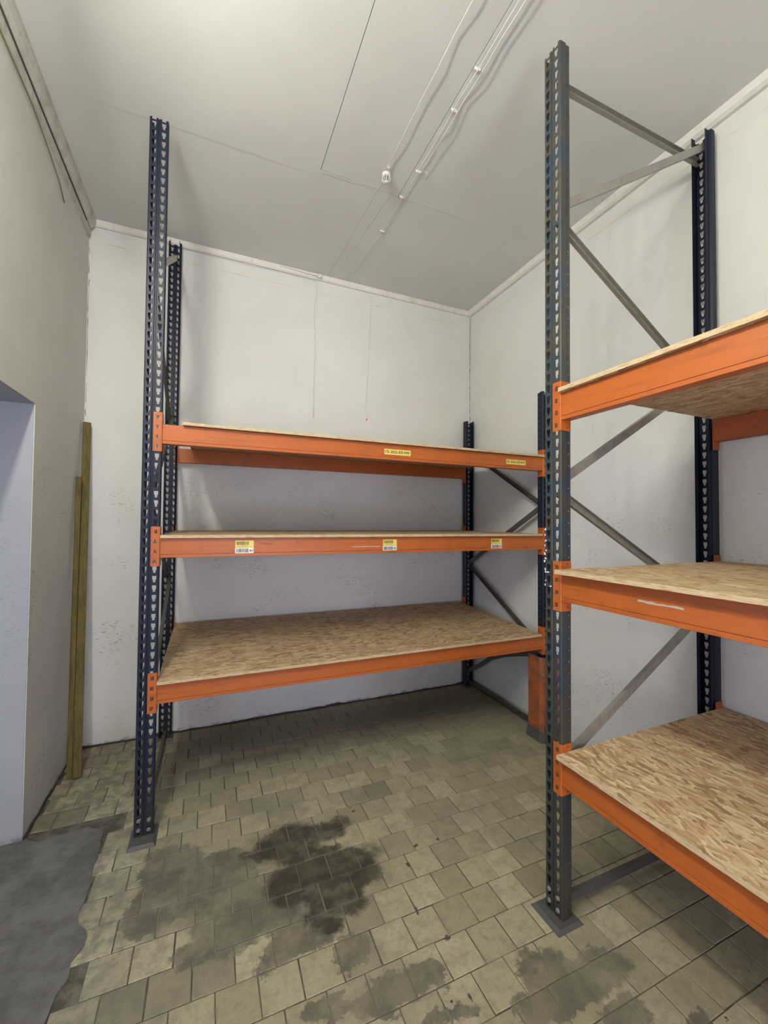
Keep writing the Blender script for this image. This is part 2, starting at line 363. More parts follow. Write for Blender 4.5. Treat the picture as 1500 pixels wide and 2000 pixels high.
# filler ridge along the cross seam, and a repaired line where an old cable ran
rg = MB()
def ridge(pts, wd, h):
    for (a, b) in zip(pts[:-1], pts[1:]):
        a, b = Vector(a), Vector(b); d = (b-a).normalized(); s = Vector((-d.y, d.x, 0))*wd/2
        rg.add([a-s, a+s, b+s, b-s, (a+b)/2+Vector((0, 0, -h))], [(0, 1, 2, 3)]); n0 = len(rg.v)
        rg.add([a-s, a+Vector((0,0,-h)), a+s, b+s, b+Vector((0,0,-h)), b-s], [(0, 1, 4, 5), (1, 2, 3, 4)])
def jit(x0, y0, x1, y1, k, amp):
    return [(x0+(x1-x0)*i/k+random.uniform(-amp, amp), y0+(y1-y0)*i/k+random.uniform(-amp, amp), HC-.0002) for i in range(k+1)]
ridge(jit(.66, 2.615, 1.0, 2.605, 6, .004), .006, .001); ridge(jit(1.2, 2.60, 1.65, 2.59, 7, .005), .006, .001)
ridge(jit(1.04, 2.50, .987, 3.70, 14, .006), .007, .0012); ridge(jit(1.13, 2.60, 1.06, 3.60, 12, .006), .006, .0008)
rg.build('filler_ridge', M_ceil, ceil)

# cornices
def cove(name, p0, p1, inward, w_, h_, mat, rough=0):
    """rounded strip along the ceiling/wall junction from p0 to p1; inward = unit vector into the room"""
    prof = [(0, 0), (w_, 0), (w_, -h_*.35), (w_*.8, -h_*.75), (w_*.45, -h_), (0, -h_)]
    inw = Vector(inward); mb = MB()
    f = lambda P: (lambda q: Vector(P)+inw*q[0]+Vector((0, 0, q[1])))
    mb.extrude(prof, f(p0), f(p1))
    return tag(mb.build(name, mat), kind='structure')
cove('trim_1', (XL, YB, HC), (XR_, YB, HC), (0, -1, 0), .035, .045, M_trim)
cove('trim_2', (XR_, YN, HC), (XR_, YB-.036, HC), (-1, 0, 0), .055, .050, M_trim)
t3 = cove('trim_3', (XL, YN, HC), (XL, YB-.036, HC), (1, 0, 0), .05, .085, M_trim_old)
# dark joint and lower ledge of the old left cornice
MB().box((XL, YN, HC-.150), (XL+.016, YB-.04, HC-.092)).build('ledge', M_trim_old, t3)

# hairline cracks where the walls meet
def crack(x, y, z0, z1, parent, seed, dx, dy, k=46):
    r_ = random.Random(seed); mb = MB(); P = []
    for i in range(k+1):
        z = z0+(z1-z0)*i/k; a = r_.uniform(-.006, .006)*1.0; P.append(Vector((x+dx*(.004+abs(a)), y+dy*(.004+abs(a)*.3), z)))
    for i in range(k):
        if r_.random() < .78: mb.tube([P[i], P[i+1]], r_.uniform(.0006, .0020), 4)
    tag(mb.build('corner_crack', M_gap, parent), kind='stuff')
crack(XR_, YB, 2.45, 3.95, bpy.data.objects['wall_back'], 3, -1, -1)
crack(XL, YB, 2.3, 3.8, bpy.data.objects['wall_back'], 4, 1, -1, 30)

# ------------------------------------------------------------------ floor
floor = slab('floor', (PX, YN-T, -.12), (XR_+T, YB+T, -.004), M_grout)
TWD, TX, TY = .1502, .874, 1.654
CONC = [(-.97,2.80),(-.89,2.83),(-.81,2.765),(-.7,2.77),(-.59,2.795),(-.505,2.73),(-.49,2.56),(-.487,2.40),(-.48,2.33),(-.492,2.22),(-.475,2.14),(-.44,2.10),(-.43,2.03),(-.46,1.97),(-.45,1.91),(-.475,1.86),(-.48,1.79),(-.50,1.5),(-.49,1.0),(-.52,.2),(-.50,-1.0),(-.52,-2.7)]
def in_conc(x, y):
    if y > 2.80: return False
    edge = -.48
    for (a, b) in zip(CONC[5:-1], CONC[6:]):
        if b[1] <= y <= a[1]: t = (y-b[1])/(a[1]-b[1]+1e-9); edge = b[0]+(a[0]-b[0])*t; break
    return x < edge
def tile_geo(mb, cx, cy, w_, d_, z, tilt, mi=0):
    g = .0022; c = .002; hw, hd = w_/2-g, d_/2-g
    def P(x, y, zz): return (cx+x, cy+y, zz+z+tilt[0]*x+tilt[1]*y)
    j = [random.uniform(-.0014, .0014) for _ in range(8)]
    o = [(-hw+j[0], -hd+j[1]), (hw+j[2], -hd+j[3]), (hw+j[4], hd+j[5]), (-hw+j[6], hd+j[7])]
    i = [(x-math.copysign(c, x), y-math.copysign(c, y)) for x, y in o]
    vs = [P(x, y, -.012) for x, y in o]+[P(x, y, -c) for x, y in o]+[P(x, y, 0) for x, y in i]
    fs = [(8, 9, 10, 11)]+[(k, (k+1) % 4, 4+(k+1) % 4, 4+k) for k in range(4)]+[(4+k, 4+(k+1) % 4, 8+(k+1) % 4, 8+k) for k in range(4)]
    mb.add(vs, fs, mi)
cmi = cam.matrix_world.inverted()
def px(v):
    q = cmi @ Vector(v)
    if q.z > -.05: return None
    return (750+F_PX*q.x/-q.z, 1000-F_PX*q.y/-q.z)
cells = []
r0 = int((YN-TY)/TWD)-1; r1 = int((YB-TY)/TWD)+1
for r in range(r0, r1+1):
    off = (.5 if r % 2 else 0)*TWD+random.uniform(-.008, .008)*(0 if r == 0 else 1)
    y0 = TY+r*TWD; y1 = min(y0+TWD, YB-.002); y0 = max(y0, YN)
    if y1-y0 < .03: continue
    for k in range(-14, 14):
        x0 = TX+k*TWD+off; x1 = x0+TWD; x0 = max(x0, XL+.002); x1 = min(x1, XR_-.002)
        if x1-x0 < .03: continue
        cx, cy = (x0+x1)/2, (y0+y1)/2
        if in_conc(cx, cy): continue
        q = [px((x, y, 0)) for x in (x0, x1) for y in (y0, y1)]
        vis = 0
        if all(q) and any(-20 < u < 1520 and -20 < v < 2020 for u, v in q):
            vis = (max(u for u, v in q)-min(u for u, v in q))*(max(v for u, v in q)-min(v for u, v in q))
        cells.append((vis, cx, cy, x1-x0, y1-y0))
cells.sort(key=lambda c: -c[0])
rest = MB(); shared = []
for _ in range(10):
    m = MB(); tile_geo(m, 0, 0, TWD, TWD, 0, (0, 0)); me = m.mesh('tile'); me.materials.append(M_tile); shared.append(me)
for i, (vis, cx, cy, w_, d_) in enumerate(cells):
    rnd = random.Random(int(cx*1000)*7919+int(cy*1000))
    z = rnd.uniform(-.0012, .0008); tl = (rnd.uniform(-.008, .008), rnd.uniform(-.008, .008))
    if i < 300 and vis > 0:
        if abs(w_-TWD) < 1e-4 and abs(d_-TWD) < 1e-4: o = link('tile', rnd.choice(shared), floor)
        else:
            m = MB(); tile_geo(m, 0, 0, w_, d_, 0, (0, 0)); o = m.build('tile', M_tile, floor)
        o.location = (cx, cy, z); o.rotation_euler = (tl[1], -tl[0], rnd.uniform(-.004, .004))
        o['damp'] = 0.0
        if -.5 < cx < .3 and 1.6 < cy < 2.3 and rnd.random() < .6: o['damp'] = rnd.uniform(.2, .6)
        elif rnd.random() < .16: o['damp'] = rnd.uniform(.1, .35)
    else: tile_geo(rest, cx, cy, w_, d_, z, tl)
tag(rest.build('tile_field', M_tile, floor), kind='stuff')
# bare concrete patch beside the opening
cm = MB(); pts = []
for (a, b) in zip(CONC[:-1], CONC[1:]):
    k = max(1, int(math.dist(a, b)/.035))
    if a[1] < 1.2: k = 3
    for i in range(k):
        t = i/k; pts.append((a[0]+(b[0]-a[0])*t+(random.uniform(-.009, .009) if 0 < i else 0), a[1]+(b[1]-a[1])*t+(random.uniform(-.009, .009) if 0 < i else 0)))
pts += [CONC[-1], (PX+.01, -2.7), (PX+.01, 3.49), (XL-TW, 3.49), (XL-TW, 2.80)]
n_ = len(pts)
tri = tessellate_polygon([[Vector((x, y, 0)) for x, y in pts]])
cm.add([(x, y, .0045) for x, y in pts]+[(x, y, -.01) for x, y in pts], [tuple(t) for t in tri]+[(i, (i+1) % n_, n_+(i+1) % n_, n_+i) for i in range(n_)])
cm.build('concrete_patch', M_conc, floor)
# crumbled joint along the foot of the walls
gp = MB()
def crumb(p0, p1, nrm, k):
    p0, p1, nrm = Vector(p0), Vector(p1), Vector(nrm)
    P = []
    for i in range(k+1):
        b = p0.lerp(p1, i/k); o = .006+.016*abs(noise.noise(b*6+Vector((3, 1, 0)))); h = .008+.028*abs(noise.noise(b*5))
        P.append((b+nrm*.0015+Vector((0, 0, .001)), b+nrm*o+Vector((0, 0, .0022)), b+nrm*.0012+Vector((0, 0, h))))
    for a, b in zip(P[:-1], P[1:]):
        gp.add([a[0], a[1], a[2], b[0], b[1], b[2]], [(0, 1, 4, 3), (1, 2, 5, 4), (0, 3, 5, 2)])
crumb((XL, YB, 0), (XR_, YB, 0), (0, -1, 0), 90); crumb((XL, OY1, 0), (XL, YB, 0), (1, 0, 0), 26); crumb((XR_, -.5, 0), (XR_, YB, 0), (-1, 0, 0), 60)
gp.build('crumbled_joint', M_gap, floor)

# ------------------------------------------------------------------ racking
PW, PD = .0927, .070
def ngon(cx, cy, r, k=6): return [(cx+r*math.cos(2*math.pi*i/k+.3), cy+r*math.sin(2*math.pi*i/k+.3)) for i in range(k)]
def holed_strip(mb, s0, s1, z0, p, n, hole, fn, mi=0, skip=()):
    outer = [(s0, 0), (s1, 0), (s1, p), (s0, p)]
    tris = tessellate_polygon([[Vector((x, y, 0)) for x, y in outer], [Vector((x, y, 0)) for x, y in hole]])
    pts = outer+hole
    for k in range(n):
        z = z0+k*p
        if k in skip: mb.add([fn(x, y+z) for x, y in outer], [(0, 1, 2, 3)], mi)
        else: mb.add([fn(x, y+z) for x, y in pts], [tuple(t) for t in tris], mi)
def strip(mb, s0, s1, z0, z1, fn, mi=0):
    mb.add([fn(s0, z0), fn(s1, z0), fn(s1, z1), fn(s0, z1)], [(0, 1, 2, 3)], mi)
def keyhole(cx, p):
    k = p/.05
    return [(cx-.0055, .007*k), (cx+.0055, .007*k), (cx+.006, .018*k), (cx+.0098, .024*k), (cx+.0102, .041*k), (cx-.0102, .041*k), (cx-.0098, .024*k), (cx-.006, .018*k)]
def upright_mesh(H, p, jog=.013, PD=.070):
    mb = MB(); n = int(H/p); z0 = H-n*p+ -.0; W = PW
    z0 = H-n*p-.012                       # the top cell is cut through its hole
    webs = [(0.004, .040), (W-.040, W-.004)]
    web = lambda s, z: (s, 0, z)
    for a, b in webs:
        holed_strip(mb, a, b, z0, p, n, keyhole((a+b)/2, p), web)
        strip(mb, a, b, 0, z0, web)
        # half open cell at the very top
        zt = z0+n*p; c = (a+b)/2
        strip(mb, a, c-.0102, zt, H, web); strip(mb, c+.0102, b, zt, H, web)
    zt = z0+n*p; ZS = [0]+[z0+k*p for k in range(n+1)]+[H]
    def column(x0, y0, x1, y1):
        for a, b in zip(ZS[:-1], ZS[1:]): mb.add([(x0, y0, a), (x1, y1, a), (x1, y1, b), (x0, y0, b)], [(0, 1, 2, 3)])
    L = [(.040, 0), (.0425, .0045), (W-.0425, .0045), (W-.040, 0)]      # centre rib
    for (x0, y0), (x1, y1) in zip(L[:-1], L[1:]): column(x0, y0, x1, y1)
    for sgn in (0, 1):
        X = (lambda x: x) if sgn == 0 else (lambda x: W-x)
        path = [(.004, 0), (0, .004), (0, .034), (jog, .040)]
        for (x0, y0), (x1, y1) in zip(path[:-1], path[1:]): column(X(x0), y0, X(x1), y1)
        fl = lambda s, z: (X(jog), s, z)
        holed_strip(mb, .040, PD, z0, p, n, ngon(.050, p*.5, .0034, 6), fl); strip(mb, .040, PD, 0, z0, fl); strip(mb, .040, PD, zt, H, fl)
    me = bpy.data.meshes.new('upright'); me.from_pydata(mb.v, [], mb.f)
    bm = bmesh.new(); bm.from_mesh(me); bmesh.ops.remove_doubles(bm, verts=bm.verts, dist=1e-5); bmesh.ops.recalc_face_normals(bm, faces=bm.faces); bm.to_mesh(me); bm.free()
    return me
_um = {}
def upright(rack, x, y, H, p, mat, rear=False, fo=(.055, .035, .09), jog=.012, pd=.070):
    key = (round(H, 3), p, jog, pd)
    if key not in _um: _um[key] = upright_mesh(H, p, jog, pd)
    me = _um[key].copy(); o = link('upright', me, rack, mat)
    o.location = (x, y, 0.004) if not rear else (x+PW, y, .004)
    if rear: o.rotation_euler = (0, 0, math.pi)
    md = o.modifiers.new('sheet', 'SOLIDIFY'); md.thickness = .0021; md.offset = 0
    # foot: a folded plate under the post with raised side flaps
    if rear: fo = (.004, .012, .09)
    f = MB(); a, b = -fo[1]+.012, PW+fo[1]-.012; c0, c1 = -fo[0], fo[2]; q = min(.018, fo[0]*.5)
    f.add([(a-.012, c0, 0), (b+.012, c0, 0), (b+.012, c1, 0), (a-.012, c1, 0), (a, c0+q, .014), (b, c0+q, .014), (b, c1-.015, .014), (a, c1-.015, .014)],
          [(4, 5, 6, 7), (0, 1, 5, 4), (1, 2, 6, 5), (2, 3, 7, 6), (3, 0, 4, 7), (0, 3, 2, 1)])
    fp = f.build('foot_plate', M_plate, o); fp.location = (0, 0, -.0035)
    for (bx, bz) in ((.022, .045), (.022, .095), (PW-.022, .040), (PW-.022, .092)):
        b_ = MB().disc((bx, -.002, bz), (0, -1, 0), .011, .003, 10).disc((bx, -.004, bz), (0, -1, 0), .0065, .005, 6).build('bolt', M_bolt, o)
    return o
def weld(me):
    bm = bmesh.new(); bm.from_mesh(me); bmesh.ops.remove_doubles(bm, verts=bm.verts, dist=1e-5); bmesh.ops.recalc_face_normals(bm, faces=bm.faces); bm.to_mesh(me); bm.free()
def beam(rack, x, z, L, h, y=0, rear=False, mat=None, z2=None):
    mat = mat or M_orange
    prof = [(.0, .001), (.001, 0), (.049, 0), (.05, .001), (.05, h-.001), (.049, h), (.003, h), (.002, h-.001), (.002, .0195), (.0045, .0185), (.0045, .0172), (0, .0165)]
    mb = MB(); g = .003
    mb.extrude(prof, lambda q: (g, q[0], q[1]), lambda q: (L-g, q[0], q[1]))
    o = mb.build('beam', mat, rack); o.location = (x, y, z)
    if rear: o.location = (x+L, y, z); o.rotation_euler = (0, 0, math.pi)
    for s in (0, 1):
        X = (lambda v: v) if s == 0 else (lambda v: L-v)
        c = MB(); z0 = -.045; p = .0545; H = 4*p
        # face plate over half of the post front, pierced by four hooks
        hole = [(-.030, .016), (-.014, .016), (-.014, .036), (-.030, .036)]
        for k in range(4):
            hk = [(x_+(.0015 if k % 2 else 0), y_) for x_, y_ in hole]
            holed_strip(c, -.042, -.001, z0+k*p, p, 1, hk, lambda s_, z_: (X(s_), -.0035, z_))
        for k in range(4):
            za, zb = z0+k*p, z0+(k+1)*p
            c.add([(X(-.001), -.0035, za), (X(.0015), -.001, za), (X(.0015), -.001, zb), (X(-.001), -.0035, zb)], [(0, 1, 2, 3)])
            side = lambda s_, z_: (X(.0015), s_-.001, z_)
            if k in (0, 3): holed_strip(c, 0.0, .056, za, p, 1, ngon(.036, .016 if k == 0 else p-.014, .004), side)
            else: strip(c, 0.0, .056, za, zb, side)
        for k in range(4):
            zc = z0+k*p; strip(c, -.0275, -.0165, zc+.018, zc+.037, lambda s_, z_: (X(s_), -.0019, z_), 1)
        me = c.mesh('connector'); weld(me); k_ = link('connector', me, o, [mat, M_hook_shaded])
        md = k_.modifiers.new('sheet', 'SOLIDIFY'); md.thickness = .0028; md.offset = 0
    return o
def sweep_channel(rack, pts, mat, x=PW/2, wd=.038, dp=.020, flip=1, name='brace'):
    """open channel following pts (y,z) inside a frame plane"""
    th = .0022; mb = MB()
    prof = [(-wd/2, 0), (wd/2, 0), (wd/2, dp), (wd/2-th, dp), (wd/2-th, th), (-wd/2+th, th), (-wd/2+th, dp), (-wd/2, dp)]
    n = len(pts); rings = []
    for i, (y, z) in enumerate(pts):
        a = pts[max(0, i-1)]; b = pts[min(n-1, i+1)]; d = Vector((b[0]-a[0], b[1]-a[1])).normalized(); nn = Vector((-d.y, d.x))
        rings.append([Vector((x+flip*(q[1]-dp/2), y+nn.x*q[0], z+nn.y*q[0])) for q in prof])
    for r0_, r1_ in zip(rings[:-1], rings[1:]):
        k = len(prof); mb.add(r0_+r1_, [(i, (i+1) % k, k+(i+1) % k, k+i) for i in range(k)])
    k = len(prof); mb.add(rings[0], [tuple(range(k))[::-1]]); mb.add(rings[-1], [tuple(range(k))])
    # rivet heads at both ends
    return mb.build(name, mat, rack)

# ---- the rack in the back corner
RA = empty('pallet_rack', (-.34, 2.582, 0), R(-.3535))
tag(RA, 'blue and orange pallet rack with three shelf levels standing in the back corner', 'pallet rack', 'pallet racks')
LL, DL, H1, H2, pL = 2.732, 1.150, 3.962, 2.786, .0518
X2 = PW+LL
upright(RA, 0, 0, H1, pL, M_blue, fo=(.085, .02, .09), jog=.0155, pd=.074); upright(RA, 0, DL, H1, pL, M_blue, True)
upright(RA, X2, 0, H2, .05, M_blue, fo=(.02, .012, .09)); upright(RA, X2, DL, H2, .05, M_blue, True)
def braces(rack, x, D, top, mat, mats=None, bent=False, low=True):
    y0, y1 = .050, D-.050; mt = lambda i: (mats or {}).get(i, mat); c = x+PW/2; a, b = c-.011, c+.011
    if top >= 3: sweep_channel(rack, [(y0, 3.755), (y1, 3.765)], mt(1), a, flip=1)
    if top >= 2: sweep_channel(rack, [(y0, 3.165), (y1, 3.835)], mt(2), b, flip=-1); sweep_channel(rack, [(y0, 3.105), (y1, 2.475)], mt(3), a, flip=1)
    if top >= 2: sweep_channel(rack, [(y0, 1.91), (y1, 2.535)], mt(4), b, flip=-1)
    else: sweep_channel(rack, [(y0, 1.86), (y1, 2.47)], mt(4), c, flip=-1)
    sweep_channel(rack, [(y0, 1.85), (y1, 1.285)], mt(5), a, flip=1)
    sweep_channel(rack, [(y0, .665), (y1, 1.265)], mt(6), b, flip=-1)
    if bent: sweep_channel(rack, [(.06, .645), (.30, .575), (.52, .50), (.72, .41), (.86, .31), (y1, .165)], mt(7), a)
    if low: sweep_channel(rack, [(y0, .055), (y1, .050)], mt(8), c, flip=-1)
braces(RA, 0, DL, 2, M_zinc_dark, {2: M_zinc})
braces(RA, X2, DL, 1, M_zinc_dark, bent=True)
hL = .108
b_top = beam(RA, PW, 2.138, LL, hL); b_mid = beam(RA, PW, 1.504, LL, hL); b_low = beam(RA, PW, .706, LL, hL)
beam(RA, PW, 2.178, LL, .112, DL, True); beam(RA, PW, 1.508, LL, hL, DL, True); beam(RA, PW, .762, LL, hL, DL, True)
# orange guard wrapped round the foot of the front right post
g = MB(); gx0, gx1 = X2-.075, X2+PW+.012
prof = [(gx0+.012, .10), (gx0, .085), (gx0, -.035), (gx0+.02, -.065), (gx1-.02, -.065), (gx1, -.035), (gx1, .085)]
inn = [(gx1-.004, .085), (gx1-.004, -.033), (gx1-.022, -.061), (gx0+.022, -.061), (gx0+.004, -.033), (gx0+.004, .083), (gx0+.014, .098)]
g.extrude(prof+inn, lambda q: (q[0], q[1], .085), lambda q: (q[0], q[1], .66))
pg = g.build('post_guard', M_orange_dirty, RA)
gb = MB(); gb.extrude([(gx0-.008, .10), (gx0-.008, -.04), (gx0+.018, -.075), (gx1, -.075), (gx1, .02), (gx0+.03, .10)], lambda q: (q[0], q[1], .006), lambda q: (q[0]+.006, q[1]*.93, .083)); gb.build('guard_foot', M_plate, pg)

# ---- the rack along the right wall
RB = empty('pallet_rack', (1.4166-.0017, 1.355+PW, 0), R(-90+.35))
tag(RB, 'worn blue and orange pallet rack standing closest, along the right wall', 'pallet rack', 'pallet racks')
LR, DR, H3, H4, pR = 2.732, 1.160, 3.882, 3.916, .0508
up_near = upright(RB, 0, 0, H3, pR, M_blue_worn, jog=.005, pd=.060); upright(RB, 0, DR, H4, pR, M_blue, True)
upright(RB, PW+LR, 0, H3, pR, M_blue); upright(RB, PW+LR, DR, H4, pR, M_blue, True)
braces(RB, 0, DR, 3, M_zinc, {3: M_zinc, 4: M_zinc, 8: M_plate}); braces(RB, PW+LR, DR, 3, M_zinc)
hR = .120
rb_top = beam(RB, PW, 2.165, LR, hR); rb_mid = beam(RB, PW, 1.374, LR, hR); rb_low = beam(RB, PW, .586, LR, hR)
beam(RB, PW, 2.165, LR, hR, DR, True, M_orange_dirty); beam(RB, PW, 1.374, LR, hR, DR, True, M_orange_dirty); beam(RB, PW, .586, LR, hR, DR, True, M_orange_dirty)
# torn remnants of white tape on the far edge of the near post
tp = MB(); rnd = random.Random(5)
for (s_, z_, w_, h_, an) in ((.006, 1.68, .010, .012, .3), (.004, 1.655, .006, .014, .8), (.008, 1.63, .014, .006, -.5), (.003, 1.607, .008, .012, .2), (.010, 1.585, .012, .010, .9), (.002, 1.57, .010, .016, -.4), (.006, 1.55, .016, .008, .5), (.001, 1.535, .012, .014, .1), (.005, 1.50, .008, .018, -.2), (.022, 1.489, .022, .007, .05), (.008, 1.487, .012, .006, .3), (.004, 1.43, .006, .010, .2), (.036, 1.427, .016, .006, -.5), (.007, 1.45, .006, .008, .7)):
    M_ = Matrix.Translation((s_, -.0035, z_)) @ Matrix.Rotation(an, 4, 'Y')
    k = 6; pp = [(w_/2*math.cos(2*math.pi*i/k)*rnd.uniform(.6, 1.2), h_/2*math.sin(2*math.pi*i/k)*rnd.uniform(.6, 1.2)) for i in range(k)]
    tp.extrude(pp, lambda q: M_ @ Vector((q[0], 0, q[1])), lambda q: M_ @ Vector((q[0], -.001-.01*q[0], q[1])))
tag(tp.build('tape_scraps', M_tape, up_near), 'torn scraps of white tape', kind='stuff')

# pale scrape marks where stickers were peeled off
M_scrape = flat('paper_residue', (.42, .36, .31), .8)
def scrape(bm_, x, z, w_, h_, name='peeled_label', y=-.0006+.002):
    m = MB(); k = 9; pts = [(x+w_*i/k, z+random.uniform(0, h_*.35)) for i in range(k+1)]+[(x+w_*i/k, z+h_-random.uniform(0, h_*.4)) for i in range(k, -1, -1)]
    m.extrude(pts, lambda q: (q[0], y, q[1]), lambda q: (q[0], y-.0006, q[1])); return m.build(name, M_scrape, bm_)
scrape(b_mid, 1.115, .041, .20, .008); scrape(rb_mid, .345, .058, .155, .011)

# ---- labels: yellow location tags and paired bar code stickers
def text_mesh(txt, size, bold=.0):
    cu = bpy.data.curves.new('t', 'FONT'); cu.body = txt; cu.size = size; cu.offset = bold; cu.extrude = .0001; cu.resolution_u = 2
    ob = bpy.data.objects.new('t', cu); COL.objects.link(ob); dg = bpy.context.evaluated_depsgraph_get(); dg.update()
    me = bpy.data.meshes.new_from_object(ob.evaluated_get(dg)); bpy.data.objects.remove(ob); bpy.data.curves.remove(cu)
    vs = [v.co.copy() for v in me.vertices]; fs = [tuple(p.vertices) for p in me.polygons]; bpy.data.meshes.remove(me)
    return vs, fs
def put_text(mb, txt, x, z, h, wd, y, mi, bold=0):
    vs, fs = text_mesh(txt, h*1.38, bold); x0 = min(v.x for v in vs); x1 = max(v.x for v in vs); s = wd/(x1-x0)
    mb.add([(x+(v.x-x0)*s, y-v.z, z+v.y) for v in vs], fs, mi)
def bars(mb, x, z, w_, h_, y, mi, seed):
    r = random.Random(seed); c = x
    while c < x+w_:
        b = r.choice((.0008, .0013, .002)); b = min(b, x+w_-c); mb.box((c, y-.0002, z), (c+b, y, z+h_), mi); c += b+r.choice((.0009, .0015))
YS = .0018
def loc_tag(bm_, x, z, w_, h_, txt, seed, rot=0):
    m = MB(); m.box((0, YS-.0006, 0), (w_, YS, h_), 0)
    put_text(m, txt, .006, h_*.28, h_*.52, w_*.66, YS-.0007, 1, .0006); bars(m, w_*.72, h_*.36, w_*.23, h_*.36, YS-.0007, 1, seed)
    o = m.build('location_tag', [M_yellow, M_ink], bm_); o.location = (x, 0, z); o.rotation_euler = (0, rot, 0); return o
# beam local x = rack x - PW
loc_tag(b_top, 1.34, .036, .200, .038, '15-302-03', 1); loc_tag(b_top, 2.365, .034, .190, .037, '15-303-03', 2)
def code_pair(bm_, x, zt, w_, num, seed, up='02 14 0514 3', low='02 14 05101'):
    m = MB(); h1, h2 = .040, .041; m.box((0, YS-.0006, -h1), (w_, YS, 0), 0); m.box((-.001, YS-.0008, -h1-h2-.002), (w_, YS, -h1-.002), 1)
    bars(m, .006, -.026, w_*.68, .020, YS-.0008, 2, seed); put_text(m, up, .014, -.036, .006, w_*.55, YS-.0008, 2)
    bars(m, .006, -h1-.030, w_*.66, .022, YS-.001, 2, seed+9); put_text(m, low, .012, -h1-.040, .006, w_*.52, YS-.001, 2)
    put_text(m, num, w_*.77, -h1-.026, .014, w_*.19, YS-.001, 2, .0006)
    o = m.build('bar_code_label', [M_yellow, M_white, M_ink], bm_); o.location = (x, 0, zt); return o
code_pair(b_mid, .394, .092, .104, '61', 3); code_pair(b_mid, 1.336, .090, .102, '62', 4); code_pair(b_mid, 2.226, .089, .098, '39', 5)
# faint pen marks beside the first label
pm = MB(); put_text(pm, '3-75EN', .53, .066, .010, .075, YS-.0003, 0); put_text(pm, 'A-7', .75, .070, .010, .04, YS-.0003, 0)
tag(pm.build('pen_marks', flat('faded_ink', (.16, .045, .02), .7), b_mid), kind='stuff')
pm2 = MB(); pm2.box((2.03, YS-.0005, .02), (2.0315, YS, .085)); put_text(pm2, 'mm', 2.015, .018, .006, .04, YS-.0003, 0); pm2.build('pen_marks', flat('faded_ink_thin', (.2, .06, .025), .7), b_top)

# ------------------------------------------------------------------ boards on the beams
def board(label, corners, th, mat, seed, grp, loc):
    """corners: 4 underside points (front-left, front-right, rear-right, rear-left), world"""
    rnd = random.Random(seed); mb = MB(); nx, ny = 40, 8
    c = [Vector(q) for q in corners]; o = c[0].copy()
    rot_inv = Matrix.Rotation(-math.atan2(c[1].y-c[0].y, c[1].x-c[0].x), 3, 'Z')
    def P(u, v):
        q = c[0].lerp(c[1], u).lerp(c[3].lerp(c[2], u), v)
        e = .0016
        q = q + (c[1]-c[0]).normalized()*(noise.noise(Vector((seed, v*17, u*3)))*e if u in (0, 1) else 0) + (c[3]-c[0]).normalized()*(noise.noise(Vector((u*40, seed, 0)))*e if v in (0, 1) else 0)
        q.z += -.004*math.sin(math.pi*u*2)**2*0
        return q
    top = [P(i/nx, j/ny) for j in range(ny+1) for i in range(nx+1)]
    N = len(top); vs = [rot_inv @ (q-o)+Vector((0, 0, th)) for q in top]+[rot_inv @ (q-o) for q in top]
    W_ = nx+1
    for j in range(ny):
        for i in range(nx):
            a = j*W_+i; mb.f.append([a, a+1, a+1+W_, a+W_]); mb.m.append(0); mb.f.append([N+a, N+a+W_, N+a+1+W_, N+a+1]); mb.m.append(0)
    for i in range(nx):
        for a in (i, ny*W_+i): mb.f.append([a, a+1, N+a+1, N+a]); mb.m.append(1)
    for j in range(ny):
        for a in (j*W_, j*W_+nx): mb.f.append([a, a+W_, N+a+W_, N+a]); mb.m.append(1)
    mb.v = [tuple(v) for v in vs]
    ob = mb.build('shelf_board', [mat, M_osb_edge]); ob.location = o
    ob.rotation_euler = (0, 0, math.atan2(c[1].y-c[0].y, c[1].x-c[0].x))
    return tag(ob, label, 'shelf board', grp)
def wl(x, y, z):   # rack A local -> world
    return RA.matrix_basis @ Vector((x, y, z))
def wr(x, y, z): return RB.matrix_basis @ Vector((x, y, z))
e = .0012
G1 = 'strand board shelves'
board('lowest strand board shelf of the rack in the back corner', [wl(PW+.004, -.022, .814+e), wl(PW+LL-.035, -.022, .814+e), wl(PW+LL-.055, DL-.03, .870+e), wl(PW+.006, DL-.03, .870+e)], .016, M_osb2, 1, G1, 0)
board('middle strand board shelf of the rack in the back corner, above bar code labels', [wl(PW+.004, -.016, 1.612+e), wl(PW+LL-.02, -.020, 1.612+e), wl(PW+LL-.03, DL-.03, 1.616+e), wl(PW+.006, DL-.03, 1.616+e)], .016, M_osb2, 2, G1, 0)
board('topmost strand board shelf of the back corner rack, set short of the left post', [wl(PW+.105, -.022, 2.246+e), wl(PW+LL-.004, -.022, 2.246+e), wl(PW+LL-.006, DL-.02, 2.290+e), wl(PW+.100, DL-.02, 2.290+e)], .016, M_osb2, 3, G1, 0)
for z_, lab, ov in ((.706, 'lowest, large strand board shelf of the rack along the right wall', .034), (1.494, 'middle strand board shelf of the rack along the right wall, at chest height', .045), (2.285, 'topmost strand board shelf of the rack along the right wall, seen from below', .020)):
    board(lab, [wr(PW+.004, -ov, z_+e), wr(PW+LR-.004, -ov, z_+e), wr(PW+LR-.004, DR-.006, z_+e), wr(PW+.004, DR-.006, z_+e)], .018, M_osb, 4+z_, G1, 0)

